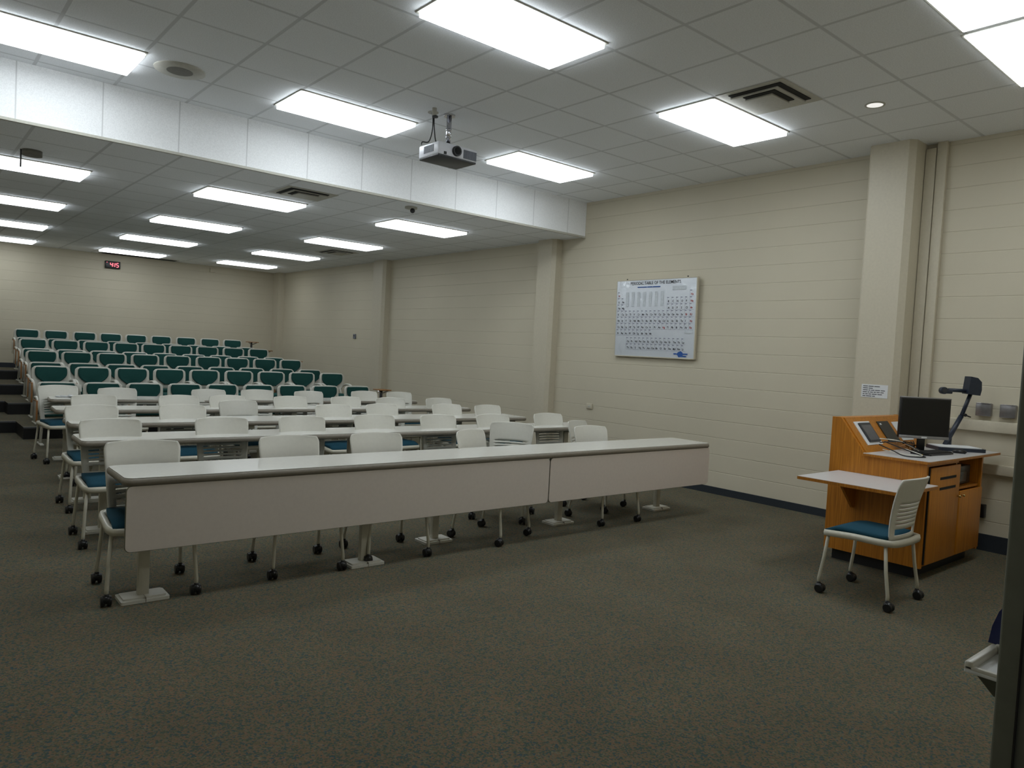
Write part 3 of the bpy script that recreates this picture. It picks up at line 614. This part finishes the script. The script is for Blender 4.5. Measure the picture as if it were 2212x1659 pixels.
for pts, m in ((((0.02, 0.24, 0.06), (-0.05, 0.10, 0.03), (-0.12, -0.02, 0.008), (0.0, -0.12, 0.006), (0.12, -0.03, 0.008), (0.08, 0.10, 0.05), (0.02, 0.20, 0.09)), 'rubber'),
               (((-0.02, 0.22, 0.08), (0.03, 0.08, 0.10), (0.12, -0.02, 0.05), (0.20, -0.06, 0.006), (0.26, 0.02, 0.006)), 'rubber'),
               (((0.0, 0.23, 0.11), (0.10, 0.12, 0.10), (0.20, 0.04, 0.05), (0.30, 0.02, 0.006)), 'shell'),
               (((0.05, 0.22, 0.02), (-0.02, 0.05, 0.01), (0.05, -0.07, 0.006), (0.17, -0.02, 0.008), (0.2, 0.1, 0.03)), 'shell')):
    b = B(); b.tube(spline(pts), 0.0045, 6); b.obj('cable', m, t)
b = B(); b.box(0.20, 0.235, -0.09, -0.06, 0, 0.01, 0.002); b.obj('plug', 'black', t)
b = B(); b.box(-1.245, -1.185, 1.93, 1.965, WT, WT+0.008, 0.002); tag(b.obj('adapter', 'yellow'), 'small yellow tagged adapter on podium worktop left of the keyboard', 'adapter')
t = thing('cable_bundle', 'brown and black cable clutter on the podium behind and below the monitor', 'cable', (-1.02, 2.12, WT))
random.seed(3)
for i in range(7):
    a = random.uniform(-0.14, 0.04); pts = [(a+random.uniform(-0.05, 0.05)+j*0.04, random.uniform(-0.03, 0.07), random.uniform(0.008, 0.075)) for j in range(5)]
    b = B(); b.tube(spline(pts), 0.005, 6); b.obj('cable', 'rubber' if i % 2 else 'brown', t)

# ------------------------------------------------------------------ rolling classroom chair
def smooth_path_ring(pts, k=4):
    n = len(pts); P = [Vector(p) for p in pts]; out = []
    for i in range(n):
        p0, p1, p2, p3 = P[i-1], P[i], P[(i+1) % n], P[(i+2) % n]
        for j in range(k):
            t = j/k; out.append(0.5*((2*p1)+(-p0+p2)*t+(2*p0-5*p1+4*p2-p3)*t*t+(-p0+3*p1-3*p2+p3)*t**3))
    return out
def make_chair(seatmat='teal'):
    """front is -y, back is +y, origin on the floor under the seat"""
    t = thing('rolling_chair', '', 'chair')
    slots = [0.548, 0.574, 0.600, 0.626, 0.652, 0.678]
    vs = [0.435, 0.465, 0.478, 0.52, 0.533]
    for z in slots: vs += [z-0.004, z+0.004]
    vs += [0.70, 0.73, 0.76, 0.785, 0.805, 0.820, 0.830, 0.837]
    us = [-1, -0.94, -0.86, -0.76, -0.60, -0.4, -0.2, 0, 0.2, 0.4, 0.60, 0.76, 0.86, 0.94, 1]
    def fn(u, z):
        z0 = z; v = (z-0.435)/0.405; z = 0.435+(z-0.435)*1.075
        w = 0.192 + 0.030*v
        if z0 > 0.79: w *= 1-0.10*((z0-0.79)/0.047)**2.2
        if z0 < 0.50: w *= 1-0.04*((0.50-z0)/0.065)
        y = 0.235 + 0.015*v + 0.085*v*v
        zz = z + (0.010*(1-u*u)*(z0-0.75)/0.087 if z0 > 0.75 else 0)
        return (u*w, y - 0.055*u*u*(0.4+0.6*v), zz)
    def skip(u, z):
        if abs(u) < 0.72 and 0.478 < z < 0.52: return True
        return abs(u) < 0.74 and any(abs(z-s) < 0.004 for s in slots)
    b = B(); b.grid(fn, us, vs, skip); b.obj('backrest', 'shell', t, solid=0.011)
    # seat cushion
    b = B(); b.grid(lambda u, v: (0.215*u*(1-0.07*v*v*(v > 0)), 0.205*v+0.002, 0.462+0.012*(1-u**4)*(1-v**4)-0.030*max(0, -v-0.6)/0.4), [i/6-1 for i in range(13)], [i/6-1 for i in range(13)])
    b.obj('seat', seatmat, t, solid=0.028)
    # frame ring round the seat
    ring = smooth_path_ring([(-0.222, -0.17, 0.425), (-0.15, -0.21, 0.418), (0.15, -0.21, 0.418), (0.222, -0.17, 0.425), (0.232, 0.0, 0.437), (0.222, 0.205, 0.437), (0.14, 0.258, 0.437), (-0.14, 0.258, 0.437), (-0.222, 0.205, 0.437), (-0.232, 0.0, 0.437)], 4)
    b = B(); n = len(ring); vs_ = []
    for i, p in enumerate(ring):
        d = (ring[(i+1) % n]-ring[i-1]).normalized(); a = d.cross(Vector((0, 0, 1))).normalized()
        vs_.append([p + a*x + Vector((0, 0, z)) for x, z in ((0.016, -0.020), (0.019, 0.0), (0.014, 0.020), (-0.014, 0.020), (-0.019, 0.0), (-0.016, -0.020))])
    V = [[b.bm.verts.new(q) for q in r] for r in vs_]
    for i in range(n):
        for j in range(6): b.bm.faces.new((V[i][j], V[i][(j+1) % 6], V[(i+1) % n][(j+1) % 6], V[(i+1) % n][j])).smooth = True
    b.box(-0.20, 0.20, -0.21, 0.22, 0.425, 0.440, 0.004); b.obj('seat_frame', 'steel', t)
    for sx, sy in ((-1, -1), (1, -1), (-1, 1), (1, 1)):
        b = B(); yo = 0.25 if sy > 0 else 0.215; top = (sx*0.215, sy*0.82*yo, 0.43); mid = (sx*0.228, sy*0.9*yo, 0.25); low = (sx*0.238, sy*yo, 0.10); bot = (sx*0.238, sy*yo, 0.058)
        b.tube([top, mid, low, bot], 0.0115, 10); leg = b.obj('leg', 'steel', t)
        b = B(); cx, cy = sx*0.238, sy*yo+0.012
        for dx in (-0.017, 0.017): b.rings([[(cx+dx+xx, cy+r*math.cos(q), 0.031+r*math.sin(q)) for q in [2*math.pi*i/16 for i in range(16)]] for xx, r in ((-0.012, 0.024), (-0.008, 0.030), (0.008, 0.030), (0.012, 0.024))])
        b.sphere((cx, cy-0.004, 0.042), 0.031, (0.95, 1, 0.85), 12, 8); b.cyl((cx, sy*yo, 0.05), (cx, sy*yo, 0.075), 0.013, 10); b.obj('caster', 'black', leg)
    return t
CH = make_chair()
used = [False]
def chair(x, y, rz, label, group):
    if not used[0]:
        used[0] = True; CH.location = (x, y, 0); CH.rotation_euler = (0, 0, math.radians(rz)); CH['label'] = label
        if group: CH['group'] = group
        return CH
    return dup(CH, (x, y, 0), math.radians(rz), label, group)
def chair_by_back(x, y, rz, label, group):
    a = math.radians(rz); o = 0.33; k = 0.957
    x = -7.583 + (x+7.583)*k; y = -0.4 + (y+0.4)*k
    return chair(x + o*math.sin(a), max(4.345, y - o*math.cos(a)), rz, label, group)
chair(-2.36, 1.83, 177+3, 'lone white chair with teal seat on casters, pulled up to the podium side shelf', None)
G1 = 'white rolling chairs along the desk rows'
R1 = [(-6.29, 4.83, -5, 'white chair at the front desk, nearest the left aisle'),
      (-5.28, 4.66, -5, 'white chair at the front desk, second from the left aisle'),
      (-4.54, 4.70, -6, 'white chair at the front desk, third from the left aisle'),
      (-3.62, 4.72, 20, 'white chair at the front desk turned sideways, its narrow back left of the pulled-out chair'),
      (-2.67, 5.33, -52, 'white chair pulled out behind the front desk and turned to face the doorway, slots showing'),
      (-2.03, 4.60, -4, 'white chair tucked at the right half of the front desk'),
      (-1.78, 5.36, 18, 'white chair pulled back and turned, at the right end between first two desk rows')]
for x, y, r, lab in R1: chair_by_back(x, y, r, lab, G1)
ORD = ['nearest the left aisle', 'second from the left aisle', 'third from the left aisle', 'fourth from the left aisle', 'fifth from the left aisle', 'sixth from the left aisle', 'seventh from the left aisle']
for rowname, pts in (('second desk row', [(-6.20, 6.28, -2), (-5.32, 6.26, -3), (-4.56, 6.28, -4), (-3.76, 6.31, -3), (-3.04, 6.21, -2), (-2.31, 6.17, -4), (-1.44, 6.18, -3)]),
                     ('third desk row', [(-6.10, 7.57, 0), (-5.27, 7.58, -2), (-4.52, 8.10, 4), (-3.62, 7.51, -2), (-2.94, 7.58, 2), (-2.01, 7.51, -2), (-1.47, 7.34, 2)]),
                     ('fourth desk row', [(-5.84, 8.85, 0), (-4.95, 8.83, -2), (-4.38, 8.86, 3), (-3.61, 8.75, 0), (-2.85, 8.70, 2), (-2.23, 8.56, -3), (-1.46, 8.50, 0)]),
                     ('fifth desk row', [(-5.36, 10.03, 2), (-4.26, 9.93, 0), (-3.59, 9.93, -3), (-2.91, 9.73, 2), (-1.94, 9.84, 0), (-1.40, 9.69, -2)])):
    for i, (x, y, r) in enumerate(pts):
        lab = 'white chair at the %s, %s' % (rowname, ORD[i])
        if rowname.startswith('fifth'): lab = 'white chair at the rearmost desk row, %s' % (ORD[i+1])
        if (rowname, i) == ('third desk row', 2): lab = 'white chair pulled back from the third desk row, standing close against the fourth row'
        chair_by_back(x, y, r, lab, G1)
chair_by_back(-5.96, 10.42, 8, 'white chair at the left end of the rearmost desk row, legs visible from the aisle', G1)

# ------------------------------------------------------------------ desk rows
def desk_row(label, x0, x1, yf, depth, rz, legs, skirt=False, front=False):
    cx = (x0+x1)/2; t = thing('long_desk', label, 'desk', (cx, yf, 0), math.radians(rz), 'long white laminate desks in rows')
    a, c = x0-cx, x1-cx
    b = B(); r = 0.055; o = rrect(a, c, 0, depth, r, 6)
    def inset(pts, k): return rrect(a+k, c-k, k, depth-k, r-k*0.5, 6)
    prof = [(0.006, 0.693), (0.0, 0.699), (-0.003, 0.712), (0.0, 0.727), (0.010, 0.7345)]
    b.rings([[(x, y, z) for x, y in inset(o, k)] for k, z in prof]); b.obj('edge_band', 'edge', t)
    b = B(); b.prism(inset(o, 0.008), 2, 0.7345, 0.7375); b.obj('tabletop', 'lam', t)
    for lx, ly in legs:
        X = lx-cx; b = B()
        b.box(X-0.030, X+0.030, ly-0.022, ly+0.022, 0.02, 0.65, 0.004); b.box(X-0.034, X+0.034, ly-0.026, ly+0.026, 0.30, 0.65, 0.004); lg = b.obj('leg', 'steel', t)
        b = B(); b.box(X-0.035, X+0.035, 0.05, depth-0.05, 0.655, 0.693, 0.004); b.obj('top_bracket', 'steel', lg)
        b = B(); b.prism(rrect(X-0.13, X+0.13, ly-0.085, ly+0.085, 0.01, 2), 2, 0.0, 0.018); b.prism(rrect(X-0.115, X+0.115, ly-0.065, ly+0.065, 0.01, 2), 2, 0.018, 0.028); b.mi = 1; b.box(X-0.0015, X+0.0015, ly-0.087, ly+0.087, 0.0, 0.0285); b.obj('foot_plate', ['shell', 'edge'], lg)
    if skirt:
        for s0, s1 in ((x0+0.015, -3.352), (-3.340, x1-0.015)):
            b = B(); b.prism(rrect(s0-cx, s1-cx, 0.318, 0.690, 0.03, 5), 1, 0.004, 0.022); b.mi = 1
            b.prism(rrect(s0-cx-0.003, s1-cx+0.003, 0.315, 0.692, 0.032, 5), 1, 0.008, 0.019); b.obj('modesty_panel', ['skirt', 'skirt_edge'], t)
    return t
desk_row('frontmost long white desk with two grey modesty panels facing the camera', -6.575, -1.10, 4.04, 0.50, -0.6, [(-6.43, 0.14), (-4.99, 0.14), (-4.20, 0.42), (-2.82, 0.42), (-1.40, 0.42)], True)
LEGX = [-6.05, -4.75, -3.4, -2.1]
desk_row('second long white desk from the front, behind first row of chairs', -6.50, -1.15, 5.66, 0.48, -1.2, [(-6.3, 0.25), (-4.9, 0.25), (-4.2, 0.25), (-2.75, 0.25), (-1.4, 0.25)])
desk_row('third long white desk from the front', -6.38, -1.25, 6.80, 0.54, -2.2, [(-6.2, 0.25), (-4.8, 0.25), (-3.9, 0.25), (-2.5, 0.25), (-1.45, 0.25)])
desk_row('fourth long white desk from the front', -6.30, -1.20, 8.08, 0.50, -2.6, [(-6.1, 0.25), (-4.7, 0.25), (-3.8, 0.25), (-2.4, 0.25), (-1.4, 0.25)])
desk_row('rearmost long white desk, in front of the green seats, papers on its left end', -6.16, -1.30, 9.38, 0.54, -4.0, [(-5.97, 0.20), (-4.6, 0.25), (-3.7, 0.25), (-2.3, 0.25), (-1.5, 0.25)])
t = thing('paper_sheets', 'loose white papers at the left end of the rearmost desk', 'papers', (-5.90, 9.90, 0.7385), math.radians(-10))
for i, (dx, dy, a) in enumerate(((0, 0, 4), (0.05, 0.03, -8), (0.13, -0.02, 2))):
    b = B(); b.grid(lambda u, v: (0.14*u+dx, 0.105*v+dy, 0.002+i*0.004+0.012*(u-v*0.3)**2), [j/4-1 for j in range(9)], [j/4-1 for j in range(9)]); b.obj('sheet', 'paper', t, solid=0.0015)

# ------------------------------------------------------------------ green tablet-arm chairs on the tiers
def make_green():
    t = thing('tablet_chair', '', 'chair')
    # back shell: white moulded frame (front is -y)
    us = [i/7-1 for i in range(15)]; vs = [i/8 for i in range(9)]
    def fb(u, v):
        z = 0.52 + 0.315*v; w = 0.250*(1-0.16*max(0, (v-0.80)/0.2)**2)*(0.80+0.20*min(1, v/0.35))
        return (u*w, 0.02*v - 0.03*u*u + 0.0, z-0.012*u**4*(v > 0.9))
    b = B(); b.grid(fb, us, vs); sh = b.obj('back_shell', 'shell', t, solid=0.024)
    def fp(u, v):
        z = 0.583 + 0.232*v; k = math.sin(math.pi*0.5*min(1, v/0.62))**0.55 if v > 0 else 0.42
        w = 0.208*max(0.42, k)*(1-0.10*max(0, (v-0.82)/0.18)**2)
        return (u*w, 0.02*v - 0.026*u*u - 0.022 - 0.012*(1-u*u)*math.sin(math.pi*v), z)
    b = B(); b.grid(fp, us, [0.0, 0.06, 0.14, 0.25, 0.38, 0.5, 0.62, 0.75, 0.86, 0.94, 1.0]); b.obj('back_pad', 'green', sh, solid=0.02)
    b = B(); b.grid(lambda u, v: (0.205*u, -0.25+0.19*v, 0.435+0.012*(1-u**4)*(1-v**4)-0.02*max(0, -v-0.5)), [i/5-1 for i in range(11)], [i/5-1 for i in range(11)]); b.obj('seat', 'green', t, solid=0.05)
    b = B(); b.box(-0.20, 0.20, -0.42, -0.03, 0.385, 0.412, 0.012); b.obj('seat_pan', 'shell', t)
    for s in (-1, 1):
        b = B(); b.tube(spline([(s*0.235, 0.01, 0.58), (s*0.262, -0.05, 0.625), (s*0.268, -0.20, 0.635), (s*0.262, -0.31, 0.60), (s*0.245, -0.33, 0.50), (s*0.225, -0.28, 0.41)], 5), 0.017, 8, flat=1.3)
        b.obj('arm', 'shell', t)
    b = B(); b.box(-0.292, -0.276, -0.36, -0.08, 0.33, 0.60, 0.006); b.mi = 1; b.box(-0.295, -0.273, -0.366, -0.355, 0.325, 0.605, 0.003); b.box(-0.295, -0.273, -0.36, -0.08, 0.595, 0.607, 0.003); b.obj('folded_tablet', ['lam', 'brown'], t)
    b = B(); b.box(-0.275, -0.255, -0.24, -0.18, 0.52, 0.62, 0.004); b.obj('tablet_hinge', 'darkgrey', t)
    for s in (-1, 1):
        b = B(); b.tube([(s*0.17, -0.12, 0.40), (s*0.19, -0.10, 0.20), (s*0.20, -0.09, 0.02)], 0.018, 8); b.tube([(s*0.17, -0.02, 0.56), (s*0.18, -0.10, 0.40)], 0.016, 8); b.box(s*0.20-0.025, s*0.20+0.025, -0.26, 0.06, 0, 0.022, 0.006); b.obj('leg', 'shell', t)
    return t
GC = make_green()
GRP = 'green tablet-arm seats on the tiers'
AIS = ['at the left aisle', 'second from the left aisle', 'third from the left aisle', 'fourth from the left aisle', 'fifth from the left aisle', 'fifth from the right end minus one', 'third from the right end', 'second from the right end', 'at the right wall end']
AIS[4] = 'in the middle of the row'; AIS[5] = 'fourth from the right end'
rows_g = [('in the lowest green row', 11.2, 0.0, [-5.83, -5.28, -4.74, -4.18, -3.63, -3.06, -2.50, -1.91, -1.30], 0.845),
 ('in the second green row up', 12.25, TZ[1], [-5.76, -5.21, -4.67, -4.12, -3.57, -3.00, -2.43, -1.86, -1.27], 1.015),
 ('in the third green row up', 13.15, TZ[1], [-5.70, -5.17, -4.63, -4.10, -3.54, -2.99, -2.44, -1.86, -1.29], 1.035),
 ('in the fourth green row up', 14.0, TZ[2], [-5.64, -5.13, -4.60, -4.06, -3.51, -2.95, -2.41, -1.86, -1.32], 1.19),
 ('in the fifth green row up', 14.9, TZ[2], [-5.60, -5.08, -4.55, -4.02, -3.49, -2.95, -2.42, -1.86, -1.31], 1.205),
 ('in the sixth green row up', 15.75, TZ[3], [-5.55, -5.03, -4.51, -3.99, -3.48, -2.96, -2.42, -1.87, -1.32], 1.36),
 ('in the next-to-back green row', 16.45, TZ[3], [-5.52, -5.02, -4.50, -3.98, -3.45, -2.94, -2.42, -1.89, -1.35], 1.375),
 ('in the topmost green row', 17.25, TZ[4], [-5.47, -4.97, -4.45, -3.96, -3.46, -2.95, -2.42, -1.89, -1.37], 1.53)]
firstg = True
for nm, y, z, xs, top in rows_g:
    sx = (xs[-1]-xs[0])/8/0.575; sz = (top-z)/0.84
    for i, x in enumerate(xs):
        lab = 'green tablet-arm seat %s, %s' % (nm, AIS[i])
        if firstg:
            firstg = False; GC.location = (x, y, z); GC.scale = (sx, 1, sz); GC['label'] = lab; GC['group'] = GRP
        else: c = dup(GC, (x, y, z), 0, lab, GRP, (sx, 1, sz))
# left-handed flip tablets parked at the right end of each tier row
ENDL = [('lowest', 11.2), ('third green', 13.15), ('fifth green', 14.9), ('next-to-back', 16.45), ('topmost', 17.25)]
first_end = None
for nm, y in ENDL:
    z = dict((r[1], r[2]) for r in rows_g)[y]; xs = dict((r[1], r[3]) for r in rows_g)[y]
    lab = 'brown-edged writing tablet on a dark bracket at right end of the %s row' % nm
    if first_end is None:
        t = first_end = thing('end_tablet', lab, 'writing tablet', (xs[-1]+0.40, y-0.15, z), 0, 'end tablets by the right wall')
        b = B(); b.box(-0.09, 0.13, -0.14, 0.14, 0.775, 0.793, 0.005); b.obj('board', 'brown', t)
        b = B(); b.box(-0.02, 0.02, -0.02, 0.02, 0.0, 0.775, 0.004); b.box(-0.05, 0.05, -0.10, 0.10, 0, 0.02, 0.004); b.obj('post', 'darkgrey', t)
        b = B(); b.tube([(-0.08, -0.05, 0.77), (0.0, 0, 0.72), (0.10, -0.08, 0.77)], 0.012, 8); b.obj('bracket', 'chrome', t)
    else: dup(first_end, (xs[-1]+0.40, y-0.15, z), 0, lab, 'end tablets by the right wall')
